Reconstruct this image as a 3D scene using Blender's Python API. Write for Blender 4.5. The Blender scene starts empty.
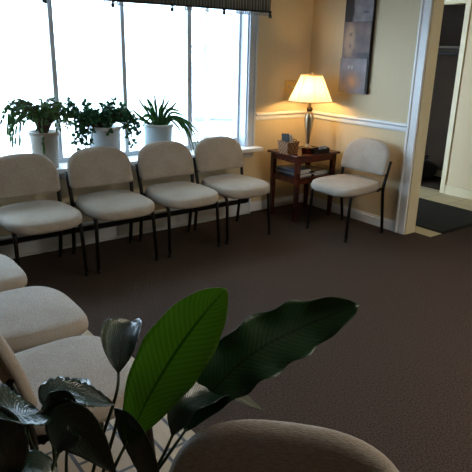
import bpy, bmesh, math, random
from mathutils import Vector, Matrix, Euler
random.seed(7)
PI = math.pi
scene = bpy.context.scene
C = scene.collection

# ------------------------------------------------------------------ camera, sky, light, exposure
cam_data = bpy.data.cameras.new('camera')
cam = bpy.data.objects.new('camera', cam_data)
C.objects.link(cam)
cam_data.sensor_width = 36.0
cam_data.lens = 562.47 / 472 * 36.0
cam_data.clip_start = 0.02
cam_data.clip_end = 300
_r = Vector((0.79714601, -0.60334321, 0.02313462))
_u = Vector((0.17343469, 0.26550922, 0.94838034))
_f = Vector((0.57834129, 0.75198526, -0.31629026))
M = Matrix(((_r.x, _u.x, -_f.x), (_r.y, _u.y, -_f.y), (_r.z, _u.z, -_f.z))).to_4x4()
M.translation = Vector((-3.9994, -4.0962, 1.5))
cam.matrix_world = M
scene.camera = cam

scene.view_settings.view_transform = 'Standard'
scene.view_settings.look = 'None'
scene.view_settings.exposure = 0.0
scene.view_settings.gamma = 1.0
scene.view_settings.use_curve_mapping = False
scene.cycles.max_bounces = 10
scene.cycles.diffuse_bounces = 5
scene.cycles.transparent_max_bounces = 12
scene.cycles.sample_clamp_indirect = 4.0
scene.cycles.caustics_reflective = False
scene.cycles.caustics_refractive = False

world = bpy.data.worlds.new('overcast_sky')
scene.world = world
world.use_nodes = True
bg = world.node_tree.nodes['Background']
bg.inputs[0].default_value = (0.60, 0.79, 1.0, 1)
bg.inputs[1].default_value = 15.0

portal = bpy.data.lights.new('window_portal', 'AREA')     # guides the daylight sampling of the window
portal.shape = 'RECTANGLE'
portal.size = 3.05
portal.size_y = 1.36
portal.cycles.is_portal = True
po = bpy.data.objects.new('window_portal', portal)
C.objects.link(po)
po.location = (-2.28, 0.25, 1.32)
po.rotation_euler = (-PI/2, 0, 0)       # looks into the room (-y)

def fill_light(name, loc, size, power, color):
    l = bpy.data.lights.new(name, 'AREA')
    l.shape = 'RECTANGLE'
    l.size, l.size_y = size
    l.energy = power
    l.color = color
    o = bpy.data.objects.new(name, l)
    C.objects.link(o)
    o.location = loc
    return o
# two added fill lights out of view, for the room and the hall
fill_light('room_fill', (-0.9, -4.3, 2.42), (1.2, 0.6), 75, (1.0, 0.90, 0.76))
fill_light('hall_fill', (0.85, -1.6, 2.38), (0.3, 0.3), 3.5, (1.0, 0.85, 0.62))

# ------------------------------------------------------------------ materials
def lin(h):
    h = h.lstrip('#')
    out = []
    for i in (0, 2, 4):
        c = int(h[i:i+2], 16) / 255
        out.append(c / 12.92 if c <= 0.04045 else ((c + 0.055) / 1.055) ** 2.4)
    return tuple(out) + (1,)

def mat(name, col, rough=0.6, metal=0.0, spec=0.5):
    m = bpy.data.materials.new(name)
    m.use_nodes = True
    b = m.node_tree.nodes['Principled BSDF']
    b.inputs['Base Color'].default_value = lin(col)
    b.inputs['Roughness'].default_value = rough
    b.inputs['Metallic'].default_value = metal
    b.inputs['Specular IOR Level'].default_value = spec
    return m

def N(m, t, **kw):
    n = m.node_tree.nodes.new(t)
    for k, v in kw.items():
        if k.startswith('in_'):
            key = k[3:]
            key = int(key) if key.isdigit() else key.replace('_', ' ')
            n.inputs[key].default_value = v
        else:
            setattr(n, k, v)
    return n

def L(m, a, ao, b, bi):
    m.node_tree.links.new(a.outputs[ao], b.inputs[bi])

def bsdf(m):
    return m.node_tree.nodes['Principled BSDF']

def noisy(name, c1, c2, scale, rough=0.8, bump=0.0, spec=0.3, detail=4.0, metal=0.0, vec='Object', stretch=None, contrast=(0.35, 0.65), bump_dist=0.005):
    m = mat(name, c1, rough, metal, spec)
    tc = N(m, 'ShaderNodeTexCoord')
    n = N(m, 'ShaderNodeTexNoise')
    n.inputs['Scale'].default_value = scale
    n.inputs['Detail'].default_value = detail
    if stretch:
        mp = N(m, 'ShaderNodeMapping')
        mp.inputs['Scale'].default_value = stretch
        L(m, tc, vec, mp, 'Vector'); L(m, mp, 'Vector', n, 'Vector')
    else:
        L(m, tc, vec, n, 'Vector')
    r = N(m, 'ShaderNodeValToRGB')
    r.color_ramp.elements[0].position = contrast[0]
    r.color_ramp.elements[1].position = contrast[1]
    r.color_ramp.elements[0].color = lin(c1)
    r.color_ramp.elements[1].color = lin(c2)
    L(m, n, 'Fac', r, 'Fac'); L(m, r, 'Color', bsdf(m), 'Base Color')
    if bump:
        bp = N(m, 'ShaderNodeBump')
        bp.inputs['Strength'].default_value = bump
        bp.inputs['Distance'].default_value = bump_dist
        L(m, n, 'Fac', bp, 'Height'); L(m, bp, 'Normal', bsdf(m), 'Normal')
    return m

MAT = {}
MAT['carpet'] = noisy('brown_carpet', '221a16', '4e4139', 130, 0.95, 0.7, 0.1, 3.0, contrast=(0.3, 0.7), bump_dist=0.004)
MAT['wall'] = noisy('cream_wall_paint', 'cebc9a', 'd0be9d', 3, 0.7, 0.0, 0.3, 2, stretch=(30, 30, 0.6))
MAT['unseen_wall'] = noisy('unseen_wall_darkened', '4a3628', '5c4636', 4, 0.5, stretch=(8, 8, 0.5))  # dark brown put on the unseen walls to cut bounce light
MAT['ceiling'] = noisy('ceiling_paint', 'd8d4c8', 'dcd8cc', 20, 0.9)
MAT['white'] = noisy('white_trim_paint', 'dcdcdc', 'e2e2e2', 6, 0.35, 0, 0.5)
MAT['cream_trim'] = noisy('cream_trim_paint', 'd0c4a2', 'd6caaa', 6, 0.45, 0, 0.4)
MAT['window_paint'] = noisy('window_frame_paint', 'b4bac2', 'bcc2ca', 6, 0.4)
MAT['heater'] = noisy('heater_enamel', 'ccd2d6', 'd4dade', 5, 0.45)
MAT['black_metal'] = noisy('black_steel', '070708', '0b0b0c', 12, 0.45, 0, 0.35)
MAT['black_plastic'] = noisy('black_plastic', '0b0b0c', '121213', 12, 0.5)
MAT['wood'] = noisy('dark_cherry_wood', '32130c', '562215', 5, 0.25, 0.05, 0.5, 6, stretch=(2, 14, 14))
MAT['rubber'] = noisy('black_rubber_mat', '060607', '0e0e0f', 160, 0.9, 0.4)
MAT['pot_grey'] = noisy('taupe_glazed_pot', '8c8478', '968e82', 8, 0.5)
MAT['pot_white'] = noisy('pale_glazed_pot', 'b6bcc0', 'c2c8cc', 8, 0.3)
MAT['pot_blue'] = noisy('pale_blue_pot', 'aab6ba', 'b4c0c4', 8, 0.35)
MAT['soil'] = noisy('potting_soil', '1c130d', '33251a', 60, 0.95, 0.8)
MAT['stem'] = noisy('green_stem', '222e16', '2c3a1c', 20, 0.5)
MAT['woody'] = noisy('woody_stem', '3a2b22', '4a382c', 30, 0.7)
MAT['snow'] = noisy('pale_ground', 'c4c6ca', 'd4d6d8', 0.4, 0.9)
MAT['bark'] = noisy('bark', '747270', '84827e', 10, 0.9)
MAT['car'] = noisy('car_paint', '94a6b6', '9caebe', 2, 0.25)
MAT['glass_dark'] = noisy('car_glass', '6c7880', '748088', 2, 0.15)
MAT['nickel'] = noisy('brushed_brass_nickel', 'b0a288', 'c0b298', 30, 0.3, metal=1.0, stretch=(1, 1, 8))
MAT['bronze'] = noisy('dark_bronze', '3c3226', '4a3e2e', 20, 0.4, metal=0.8)
MAT['paper'] = noisy('white_paper', 'd8d8d4', 'e0e0dc', 10, 0.7)
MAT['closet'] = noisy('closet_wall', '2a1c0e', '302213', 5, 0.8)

def fabric(name, c1, c2):
    m = mat(name, c1, 0.92, 0, 0.15)
    tc = N(m, 'ShaderNodeTexCoord')
    mp = N(m, 'ShaderNodeMapping'); mp.inputs['Scale'].default_value = (90, 420, 420)
    mp.inputs['Rotation'].default_value = (0.5, 0.2, 0.35)
    th = N(m, 'ShaderNodeTexNoise'); th.inputs['Scale'].default_value = 1.0; th.inputs['Detail'].default_value = 2
    big = N(m, 'ShaderNodeTexNoise'); big.inputs['Scale'].default_value = 7; big.inputs['Detail'].default_value = 3
    L(m, tc, 'Object', mp, 'Vector'); L(m, mp, 'Vector', th, 'Vector'); L(m, tc, 'Object', big, 'Vector')
    r = N(m, 'ShaderNodeValToRGB')
    r.color_ramp.elements[0].position = 0.32; r.color_ramp.elements[1].position = 0.62
    a = lin(c1); r.color_ramp.elements[0].color = (a[0]*0.84, a[1]*0.82, a[2]*0.79, 1); r.color_ramp.elements[1].color = lin(c2)
    L(m, th, 'Fac', r, 'Fac')
    rp = N(m, 'ShaderNodeValToRGB')
    rp.color_ramp.elements[0].position = 0.3; rp.color_ramp.elements[0].color = (0.86, 0.84, 0.80, 1)
    rp.color_ramp.elements[1].position = 0.6; rp.color_ramp.elements[1].color = (1, 1, 1, 1)
    L(m, big, 'Fac', rp, 'Fac')
    mx = N(m, 'ShaderNodeMixRGB', blend_type='MULTIPLY'); mx.inputs[0].default_value = 1
    L(m, r, 'Color', mx, 1); L(m, rp, 'Color', mx, 2); L(m, mx, 'Color', bsdf(m), 'Base Color')
    bp = N(m, 'ShaderNodeBump'); bp.inputs['Strength'].default_value = 0.7; bp.inputs['Distance'].default_value = 0.002
    L(m, th, 'Fac', bp, 'Height'); L(m, bp, 'Normal', bsdf(m), 'Normal')
    return m
MAT['fabric'] = fabric('beige_woven_fabric', 'a39b92', 'afa79e')

def tile_mat(name, c1, c2, grout, bw, rh, rot=0.0, mort=0.006, loc=(0, 0, 0)):
    m = mat(name, c1, 0.5, 0, 0.25)
    tc = N(m, 'ShaderNodeTexCoord'); mp = N(m, 'ShaderNodeMapping')
    mp.inputs['Rotation'].default_value = (0, 0, rot)
    mp.inputs['Location'].default_value = loc
    br = N(m, 'ShaderNodeTexBrick')
    br.inputs['Scale'].default_value = 1
    br.inputs['Brick Width'].default_value = bw
    br.inputs['Row Height'].default_value = rh
    br.inputs['Mortar Size'].default_value = mort
    br.inputs['Mortar Smooth'].default_value = 0.2
    br.inputs['Color1'].default_value = lin(c1)
    br.inputs['Color2'].default_value = lin(c2)
    br.inputs['Mortar'].default_value = lin(grout)
    L(m, tc, 'Object', mp, 'Vector'); L(m, mp, 'Vector', br, 'Vector'); L(m, br, 'Color', bsdf(m), 'Base Color')
    return m
MAT['tile'] = tile_mat('beige_vinyl_tile', 'a08a6a', '957f60', '3c342c', 0.25, 0.10, PI/2, 0.008)
MAT['hall_tile'] = tile_mat('cream_hall_tile', 'b0a384', 'a89b7c', '7c7058', 0.30, 0.30, 0.0, 0.005)

def leaf_mat(name, c1, c2, transl=0.35, rough=0.3, vein=60):
    m = mat(name, c1, rough, 0, 0.5)
    uv = N(m, 'ShaderNodeUVMap'); uv.uv_map = 'UVMap'
    sep = N(m, 'ShaderNodeSeparateXYZ')
    L(m, uv, 'UV', sep, 'Vector')
    a = N(m, 'ShaderNodeMath', operation='ABSOLUTE'); L(m, sep, 'X', a, 0)
    k = N(m, 'ShaderNodeMath', operation='MULTIPLY'); k.inputs[1].default_value = 0.62; L(m, a, 0, k, 0)
    s = N(m, 'ShaderNodeMath', operation='SUBTRACT'); L(m, sep, 'Y', s, 0); L(m, k, 0, s, 1)
    w = N(m, 'ShaderNodeMath', operation='MULTIPLY'); w.inputs[1].default_value = vein * 2; L(m, s, 0, w, 0)
    sn = N(m, 'ShaderNodeMath', operation='SINE'); L(m, w, 0, sn, 0)
    mr = N(m, 'ShaderNodeMapRange'); mr.inputs['From Min'].default_value = -1; mr.inputs['From Max'].default_value = 1
    L(m, sn, 0, mr, 'Value')
    if vein < 30: bump_s = 0.12
    else: bump_s = 0.3
    mid = N(m, 'ShaderNodeMath', operation='LESS_THAN'); mid.inputs[1].default_value = 0.045; L(m, a, 0, mid, 0)
    mx = N(m, 'ShaderNodeMixRGB'); L(m, mr, 'Result', mx, 0)
    mx.inputs[1].default_value = lin(c1); mx.inputs[2].default_value = lin(c2)
    mx2 = N(m, 'ShaderNodeMixRGB'); L(m, mid, 0, mx2, 0); L(m, mx, 'Color', mx2, 1)
    d = lin(c1); mx2.inputs[2].default_value = (d[0]*0.6, d[1]*0.6, d[2]*0.6, 1)
    L(m, mx2, 'Color', bsdf(m), 'Base Color')
    bp = N(m, 'ShaderNodeBump'); bp.inputs['Strength'].default_value = bump_s; bp.inputs['Distance'].default_value = 0.002
    L(m, mr, 'Result', bp, 'Height'); L(m, bp, 'Normal', bsdf(m), 'Normal')
    tr = N(m, 'ShaderNodeBsdfTranslucent')
    g = N(m, 'ShaderNodeMixRGB', blend_type='MULTIPLY'); g.inputs[0].default_value = 1
    L(m, mx2, 'Color', g, 1); g.inputs[2].default_value = (4.6, 2.2, 2.2, 1)
    L(m, g, 'Color', tr, 'Color')
    ms = N(m, 'ShaderNodeMixShader'); ms.inputs[0].default_value = transl
    out = m.node_tree.nodes['Material Output']
    L(m, bsdf(m), 0, ms, 1); L(m, tr, 0, ms, 2); L(m, ms, 0, out, 'Surface')
    return m
MAT['leaf_thin'] = leaf_mat('lily_leaf_young_green', '3a6a22', '437628', 0.6, 0.42, 22)
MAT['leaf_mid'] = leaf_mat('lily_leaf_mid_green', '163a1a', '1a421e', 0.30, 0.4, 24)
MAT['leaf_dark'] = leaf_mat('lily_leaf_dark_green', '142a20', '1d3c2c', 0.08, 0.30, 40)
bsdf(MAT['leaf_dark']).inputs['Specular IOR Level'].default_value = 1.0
def foliage(name, c1, c2, tl):
    m = noisy(name, c1, c2, 25, 0.4)
    t = N(m, 'ShaderNodeBsdfTranslucent'); t.inputs['Color'].default_value = lin(c2)
    ms = N(m, 'ShaderNodeMixShader'); ms.inputs[0].default_value = tl
    L(m, bsdf(m), 0, ms, 1); L(m, t, 0, ms, 2); L(m, ms, 0, m.node_tree.nodes['Material Output'], 'Surface')
    return m
MAT['jade'] = foliage('jade_leaf', '2c5a40', '447c56', 0.3)
MAT['cactus'] = foliage('holiday_cactus_green', '3a5e30', '52804a', 0.3)
MAT['spider'] = foliage('strap_leaf_green', '34603c', '4c8050', 0.3)

def shade_mat():
    m = mat('lamp_shade_fabric', 'f2e2c0', 0.8)
    t = N(m, 'ShaderNodeBsdfTranslucent'); t.inputs['Color'].default_value = (0.95, 0.86, 0.64, 1)
    ms = N(m, 'ShaderNodeMixShader'); ms.inputs[0].default_value = 0.42
    out = m.node_tree.nodes['Material Output']
    L(m, bsdf(m), 0, ms, 1); L(m, t, 0, ms, 2); L(m, ms, 0, out, 'Surface')
    return m
MAT['shade'] = shade_mat()
def bulb_mat():
    m = mat('glowing_bulb', 'ffffff')
    bsdf(m).inputs['Emission Color'].default_value = (1.0, 0.62, 0.23, 1)
    bsdf(m).inputs['Emission Strength'].default_value = 210
    return m
MAT['bulb'] = bulb_mat()

def glass_mat():
    m = mat('window_glass', 'ffffff', 0.02)
    tr = N(m, 'ShaderNodeBsdfTransparent'); gl = N(m, 'ShaderNodeBsdfGlossy'); gl.inputs['Roughness'].default_value = 0.02
    tr.inputs['Color'].default_value = (0.95, 0.97, 0.97, 1)
    ms = N(m, 'ShaderNodeMixShader'); ms.inputs[0].default_value = 0.05
    out = m.node_tree.nodes['Material Output']
    L(m, tr, 0, ms, 1); L(m, gl, 0, ms, 2); L(m, ms, 0, out, 'Surface')
    return m
MAT['glass'] = glass_mat()

def stripe_mat():
    m = mat('striped_valance_cloth', '4a4a3e', 0.9, 0, 0.1)
    tc = N(m, 'ShaderNodeTexCoord'); sp = N(m, 'ShaderNodeSeparateXYZ'); L(m, tc, 'Object', sp, 'Vector')
    mu = N(m, 'ShaderNodeMath', operation='MULTIPLY'); mu.inputs[1].default_value = 2*PI/0.028; L(m, sp, 'X', mu, 0)
    sn = N(m, 'ShaderNodeMath', operation='SINE'); L(m, mu, 0, sn, 0)
    r = N(m, 'ShaderNodeValToRGB'); e = r.color_ramp.elements
    e[0].position = 0.35; e[0].color = lin('56564f'); e[1].position = 0.75; e[1].color = lin('84837c')
    x = e.new(0.55); x.color = lin('3a3f3e')
    mr = N(m, 'ShaderNodeMapRange'); mr.inputs['From Min'].default_value = -1; L(m, sn, 0, mr, 'Value')
    L(m, mr, 'Result', r, 'Fac'); L(m, r, 'Color', bsdf(m), 'Base Color')
    return m
MAT['valance'] = stripe_mat()
MAT['fringe'] = noisy('backlit_bead_fringe', '7c7a76', '8a8884', 30, 0.6)  # colour darkened so the fringe looks backlit against the window
MAT['tassel'] = noisy('dark_tassel', '1c1c1a', '2c2c28', 40, 0.8)

def wicker_mat():
    m = mat('woven_wicker', '8a6a42', 0.7)
    tc = N(m, 'ShaderNodeTexCoord'); mp = N(m, 'ShaderNodeMapping'); mp.inputs['Rotation'].default_value = (PI/2, 0, 0)
    br = N(m, 'ShaderNodeTexChecker'); br.inputs['Scale'].default_value = 52
    br.inputs['Color1'].default_value = lin('8a5a2c'); br.inputs['Color2'].default_value = lin('4a2e14')
    L(m, tc, 'Object', br, 'Vector'); L(m, br, 'Color', bsdf(m), 'Base Color')
    return m
MAT['wicker'] = wicker_mat()

def art_mat(name, base, dark, blobs):
    """abstract print: smoky noise ground with soft colour patches (x, z, radius, colour) in panel units"""
    m = mat(name, base, 0.55, 0, 0.4)
    tc = N(m, 'ShaderNodeTexCoord')
    nz = N(m, 'ShaderNodeTexNoise'); nz.inputs['Scale'].default_value = 9; nz.inputs['Detail'].default_value = 6
    L(m, tc, 'Object', nz, 'Vector')
    r = N(m, 'ShaderNodeValToRGB'); r.color_ramp.elements[0].position = 0.35; r.color_ramp.elements[1].position = 0.65
    r.color_ramp.elements[0].color = lin(dark); r.color_ramp.elements[1].color = lin(base)
    L(m, nz, 'Fac', r, 'Fac')
    cur = (r, 'Color')
    for (y, z, ry, rz, col, soft) in blobs:
        mp = N(m, 'ShaderNodeMapping', vector_type='TEXTURE')
        mp.inputs['Location'].default_value = (0, y, z)
        mp.inputs['Scale'].default_value = (1, ry, rz)
        ln = N(m, 'ShaderNodeVectorMath', operation='LENGTH')
        zx = N(m, 'ShaderNodeVectorMath', operation='MULTIPLY'); zx.inputs[1].default_value = (0, 1, 1)
        ad = N(m, 'ShaderNodeVectorMath', operation='ADD')
        ns = N(m, 'ShaderNodeVectorMath', operation='SCALE'); ns.inputs['Scale'].default_value = 0.05
        L(m, nz, 'Color', ns, 0)
        L(m, tc, 'Object', ad, 0); L(m, ns, 0, ad, 1)
        L(m, ad, 0, mp, 'Vector'); L(m, mp, 'Vector', zx, 0); L(m, zx, 0, ln, 0)
        mr = N(m, 'ShaderNodeMapRange'); mr.inputs['From Min'].default_value = 1.0; mr.inputs['From Max'].default_value = 1.0 - soft
        L(m, ln, 'Value', mr, 'Value')
        mx = N(m, 'ShaderNodeMixRGB'); mx.inputs[2].default_value = lin(col)
        L(m, mr, 'Result', mx, 0); L(m, cur[0], cur[1], mx, 1)
        cur = (mx, 'Color')
    L(m, cur[0], cur[1], bsdf(m), 'Base Color')
    return m

# ------------------------------------------------------------------ mesh helpers
def box(bm, x0, x1, y0, y1, z0, z1, bev=0.0):
    vs = [bm.verts.new(p) for p in [(x0,y0,z0),(x1,y0,z0),(x1,y1,z0),(x0,y1,z0),(x0,y0,z1),(x1,y0,z1),(x1,y1,z1),(x0,y1,z1)]]
    fs = [bm.faces.new([vs[i] for i in f]) for f in [(0,3,2,1),(4,5,6,7),(0,1,5,4),(1,2,6,5),(2,3,7,6),(3,0,4,7)]]
    if bev:
        es = set()
        for f in fs:
            es.update(f.edges)
        bmesh.ops.bevel(bm, geom=list(es), offset=bev, segments=2, profile=0.7, affect='EDGES')
    return vs

def smooth_path(pts, n):
    """Catmull-Rom through the points"""
    P = [Vector(p) for p in pts]
    if len(P) < 3:
        return [P[0].lerp(P[-1], i / n) for i in range(n + 1)]
    P = [2*P[0] - P[1]] + P + [2*P[-1] - P[-2]]
    segs = len(P) - 3
    out = []
    for i in range(n + 1):
        t = i / n * segs
        k = min(int(t), segs - 1); t -= k
        a, b, c, d = P[k:k+4]
        out.append(0.5 * ((2*b) + (c - a)*t + (2*a - 5*b + 4*c - d)*t*t + (3*b - a - 3*c + d)*t*t*t))
    return out

def tube(bm, pts, r, seg=10, r1=None, cap=True, flat=None):
    P = [Vector(p) for p in pts]
    n = len(P)
    rings = []
    prev = None
    for i, p in enumerate(P):
        t = (P[min(i+1, n-1)] - P[max(i-1, 0)]).normalized()
        if prev is None:
            a = Vector((0, 0, 1)) if abs(t.z) < 0.9 else Vector((1, 0, 0))
            u = t.cross(a).normalized()
        else:
            u = (prev - t * prev.dot(t)).normalized()
        prev = u
        v = t.cross(u)
        rr = r if r1 is None else r + (r1 - r) * i / (n - 1)
        fu, fv = flat if flat else (1, 1)
        rings.append([bm.verts.new(p + rr*fu*math.cos(2*PI*k/seg)*u + rr*fv*math.sin(2*PI*k/seg)*v) for k in range(seg)])
    for a, b in zip(rings, rings[1:]):
        for k in range(seg):
            f = bm.faces.new((a[k], a[(k+1) % seg], b[(k+1) % seg], b[k])); f.smooth = True
    if cap:
        bm.faces.new(rings[0][::-1]); bm.faces.new(rings[-1])

def fillet(pts, rad, n=5):
    P = [Vector(p) for p in pts]
    out = [P[0]]
    for a, b, c in zip(P, P[1:], P[2:]):
        u = (a - b); v = (c - b)
        d = min(rad, u.length*0.45, v.length*0.45)
        s, e = b + u.normalized()*d, b + v.normalized()*d
        for i in range(n + 1):
            t = i / n
            out.append((1-t)**2*s + 2*t*(1-t)*b + t*t*e)
    out.append(P[-1])
    return out

def lathe(bm, prof, seg=28, cx=0, cy=0, smooth=True):
    rings = []
    for (r, z) in prof:
        if r < 1e-5:
            rings.append([bm.verts.new((cx, cy, z))])
        else:
            rings.append([bm.verts.new((cx + r*math.cos(2*PI*k/seg), cy + r*math.sin(2*PI*k/seg), z)) for k in range(seg)])
    for a, b in zip(rings, rings[1:]):
        if len(a) == 1 and len(b) == 1:
            continue
        for k in range(seg):
            k2 = (k+1) % seg
            if len(a) == 1:
                f = bm.faces.new((a[0], b[k2], b[k]))
            elif len(b) == 1:
                f = bm.faces.new((a[k], a[k2], b[0]))
            else:
                f = bm.faces.new((a[k], a[k2], b[k2], b[k]))
            f.smooth = smooth

def pad(bm, outline, rings, fn, inner=6):
    """closed cushion: outline (2D), rings [(inset, height)], the top ring is filled to its centre, fn maps (x, y, h) to 3D"""
    n = len(outline)
    O = [Vector(p) for p in outline]
    cen = sum(O, Vector((0, 0))) / n
    nor = []
    for i in range(n):
        t = (O[(i+1) % n] - O[i-1]).normalized()
        nor.append(Vector((t.y, -t.x)))
    def ring(ins, h):
        return [O[i] - nor[i]*ins for i in range(n)], h
    levels = [ring(*r) for r in rings]
    lo, hi = levels[0], levels[-1]
    full = []
    for j in range(inner, 0, -1):
        s = 1 - j/(inner+0.0) if j < inner else 0.12
        full.append(([cen + (q - cen)*s for q in lo[0]], lo[1], 1 - s))
    for l in levels:
        full.append((l[0], l[1], 0))
    for j in range(1, inner + 1):
        s = 1 - j/(inner+0.0) if j < inner else 0.12
        full.append(([cen + (q - cen)*s for q in hi[0]], hi[1], -(1 - s)))
    V = [[bm.verts.new(fn(q.x, q.y, h, c)) for q in pts] for pts, h, c in full]
    for a, b in zip(V, V[1:]):
        for k in range(n):
            f = bm.faces.new((a[k], a[(k+1) % n], b[(k+1) % n], b[k])); f.smooth = True
    bm.faces.new(V[0][::-1]).smooth = True
    bm.faces.new(V[-1]).smooth = True

def obj(name, bm, m, parent=None, fix=True):
    if fix:
        bmesh.ops.recalc_face_normals(bm, faces=bm.faces)
    me = bpy.data.meshes.new(name)
    bm.to_mesh(me); bm.free()
    me.materials.append(MAT[m] if isinstance(m, str) else m)
    o = bpy.data.objects.new(name, me)
    C.objects.link(o)
    if parent:
        o.parent = parent
    return o

def tag(o, label, cat, group=None, kind=None):
    o['label'] = label; o['category'] = cat
    if group: o['group'] = group
    if kind: o['kind'] = kind
    return o

def thing(name, label, cat, loc=(0, 0, 0), rotz=0, group=None):
    o = bpy.data.objects.new(name, None)
    o.empty_display_size = 0.1
    C.objects.link(o)
    o.location = loc; o.rotation_euler = (0, 0, rotz)
    return tag(o, label, cat, group)

def struct(name, bm, m, label, cat, parent=None):
    o = obj(name, bm, m, parent)
    if not parent:
        tag(o, label, cat)
    o['kind'] = 'structure'
    return o

def nb():
    return bmesh.new()

def boxes(*bs, bev=0.0):
    bm = nb()
    for b in bs:
        box(bm, *b, bev=bev)
    return bm

# ------------------------------------------------------------------ the room
XL, YB, ZC = -4.9, -6.6, 2.44
struct('floor', boxes((-2.94, 0.13, YB, -1.15, -0.06, 0), (XL, 0.13, -1.15, 0, -0.06, 0), (0.13, 1.62, -3.2, -1.47, -0.06, 0)), 'carpet', 'dark brown speckled carpet covering the waiting room', 'carpet')
struct('floor', boxes((XL, -2.94, YB, -1.15, -0.06, 0)), 'tile', 'beige staggered floor tiles with dark joints under the left chairs', 'tile floor')
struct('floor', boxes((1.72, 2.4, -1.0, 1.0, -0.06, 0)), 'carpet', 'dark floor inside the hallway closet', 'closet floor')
struct('floor', boxes((0.13, 1.72, -1.47, 1.0, -0.06, 0)), 'hall_tile', 'cream tiled floor of the hallway past the doorway', 'tile floor')
struct('ceiling', boxes((XL-0.15, 2.5, YB-0.15, 1.1, ZC, ZC+0.1)), 'ceiling', 'plain pale ceiling above the waiting room', 'ceiling')
WX0, WX1, WZ0, WZ1 = -3.78, -0.76, 0.64, 1.99
struct('wall_front', boxes((XL, WX0, 0, 0.2, 0, ZC), (WX1, 0, 0, 0.2, 0, ZC), (WX0, WX1, 0, 0.2, 0, WZ0-0.02), (WX0, WX1, 0, 0.2, WZ1, ZC)), 'wall', 'cream wall holding the wide window', 'wall')
OY, OZ = -1.295, 2.06
OY2 = -2.35
struct('wall_right', boxes((0, 0.13, OY, 0.2, 0, ZC), (0, 0.13, YB, OY2, 0, ZC), (0, 0.13, OY2, OY, OZ, ZC)), 'wall', 'cream wall with the panel picture and the doorway', 'wall')
struct('wall_left', boxes((XL-0.15, XL, YB, 0.2, 0, ZC)), 'unseen_wall', 'unseen wall behind the left row of chairs, coloured dark to cut bounce light', 'wall')
struct('wall_back', boxes((XL-0.15, 0.13, YB-0.15, YB, 0, ZC)), 'unseen_wall', 'unseen wall at the office end, coloured dark to cut bounce light', 'wall')
# hall far wall with the closet opening
CY0, CY1, CZ = -0.555, 0.45, 2.01
struct('wall_hall', boxes((1.64, 1.76, -3.2, CY0, 0, ZC), (1.64, 1.76, CY1, 1.0, 0, ZC), (1.64, 1.76, CY0, CY1, CZ, ZC)), 'wall', 'cream hallway wall beside the dark closet', 'wall')
struct('wall_hall', boxes((0.13, 2.5, 1.0, 1.1, 0, ZC), (0.13, 1.76, -3.3, -3.2, 0, ZC)), 'wall', 'end walls of the hallway', 'wall')
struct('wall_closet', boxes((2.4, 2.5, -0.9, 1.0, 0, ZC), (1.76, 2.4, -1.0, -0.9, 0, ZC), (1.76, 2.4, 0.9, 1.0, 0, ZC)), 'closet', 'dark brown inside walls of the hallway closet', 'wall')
struct('floor', boxes((2.38, 2.4, -0.9, 0.9, 0, 0.08)), 'cream_trim', 'pale skirting at the back of the closet', 'skirting').name = 'baseboard_closet'

def rail_profile(bm, length, axis, sgn, z):
    """two-step chair rail; axis 'x' runs along -x on the window wall, 'y' along -y on the right wall"""
    prof = [(0, -0.034), (0.010, -0.034), (0.014, -0.022), (0.014, 0.004), (0.026, 0.010), (0.030, 0.020), (0.026, 0.032), (0.008, 0.036), (0, 0.036)]
    a, b = length
    vs = []
    for t in (a, b):
        row = []
        for (d, h) in prof:
            row.append(bm.verts.new((t, -d, z+h) if axis == 'x' else (-d, t, z+h)))
        vs.append(row)
    for i in range(len(prof)-1):
        bm.faces.new((vs[0][i], vs[0][i+1], vs[1][i+1], vs[1][i]))
    bm.faces.new(vs[0][::-1]); bm.faces.new(vs[1])
bm = nb(); rail_profile(bm, (-0.665, 0), 'x', 1, 0.905)
struct('trim_1', bm, 'white', 'short white chair rail on the window wall behind the lamp', 'chair rail')
bm = nb(); rail_profile(bm, (-1.205, 0), 'y', 1, 0.905)
struct('trim_2', bm, 'white', 'long white chair rail below the panel picture', 'chair rail')
def base_bm(x0, x1, y0, y1, ax):
    bm = boxes((x0, x1, y0, y1, 0, 0.075), bev=0.002)
    if ax == 'x': box(bm, x0, x1, y0+0.006, y1, 0.075, 0.092, bev=0.002)
    elif ax == 'y': box(bm, x0+0.006, x1, y0, y1, 0.075, 0.092, bev=0.002)
    return bm
struct('baseboard_front', base_bm(-0.745, -0.012, -0.014, 0, 'x'), 'white', 'white baseboard under the short chair rail', 'baseboard')
struct('baseboard_right', base_bm(-0.014, 0, -1.205, 0, 'y'), 'white', 'white baseboard behind the side table and corner chair', 'baseboard')
struct('baseboard_hall', boxes((1.625, 1.64, -3.2, CY0-0.06, 0, 0.1), bev=0.003), 'cream_trim', 'cream baseboard of the hallway wall', 'baseboard')

# doorway casing and jamb
d1 = thing('door_1', 'white cased doorway opening to the hallway', 'doorway', (0, OY, 0)); d1['kind'] = 'structure'
struct('casing', boxes((-0.018, 0, 0.0, 0.088, 0, OZ+0.09), (-0.026, -0.018, 0.070, 0.088, 0, OZ+0.09), (-0.018, 0, OY2-OY-0.088, OY2-OY, 0, OZ+0.09), (-0.018, 0, OY2-OY, 0, OZ, OZ+0.09), bev=0.003), 'white', '', '', d1)
struct('jamb', boxes((0, 0.13, -0.012, 0.0, 0, OZ), (0, 0.13, OY2-OY, OY2-OY+0.012, 0, OZ), (0, 0.13, OY2-OY+0.012, -0.012, OZ-0.012, OZ)), 'cream_trim', '', '', d1)
d2 = thing('door_2', 'cream framed closet opening in the hallway wall', 'closet opening', (1.64, CY0, 0)); d2['kind'] = 'structure'
struct('casing', boxes((-0.016, 0, -0.055, 0.0, 0, CZ+0.055), (-0.016, 0, CY1-CY0, CY1-CY0+0.055, 0, CZ+0.055), (-0.016, 0, 0, CY1-CY0, CZ, CZ+0.055), bev=0.003), 'cream_trim', '', '', d2)
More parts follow.
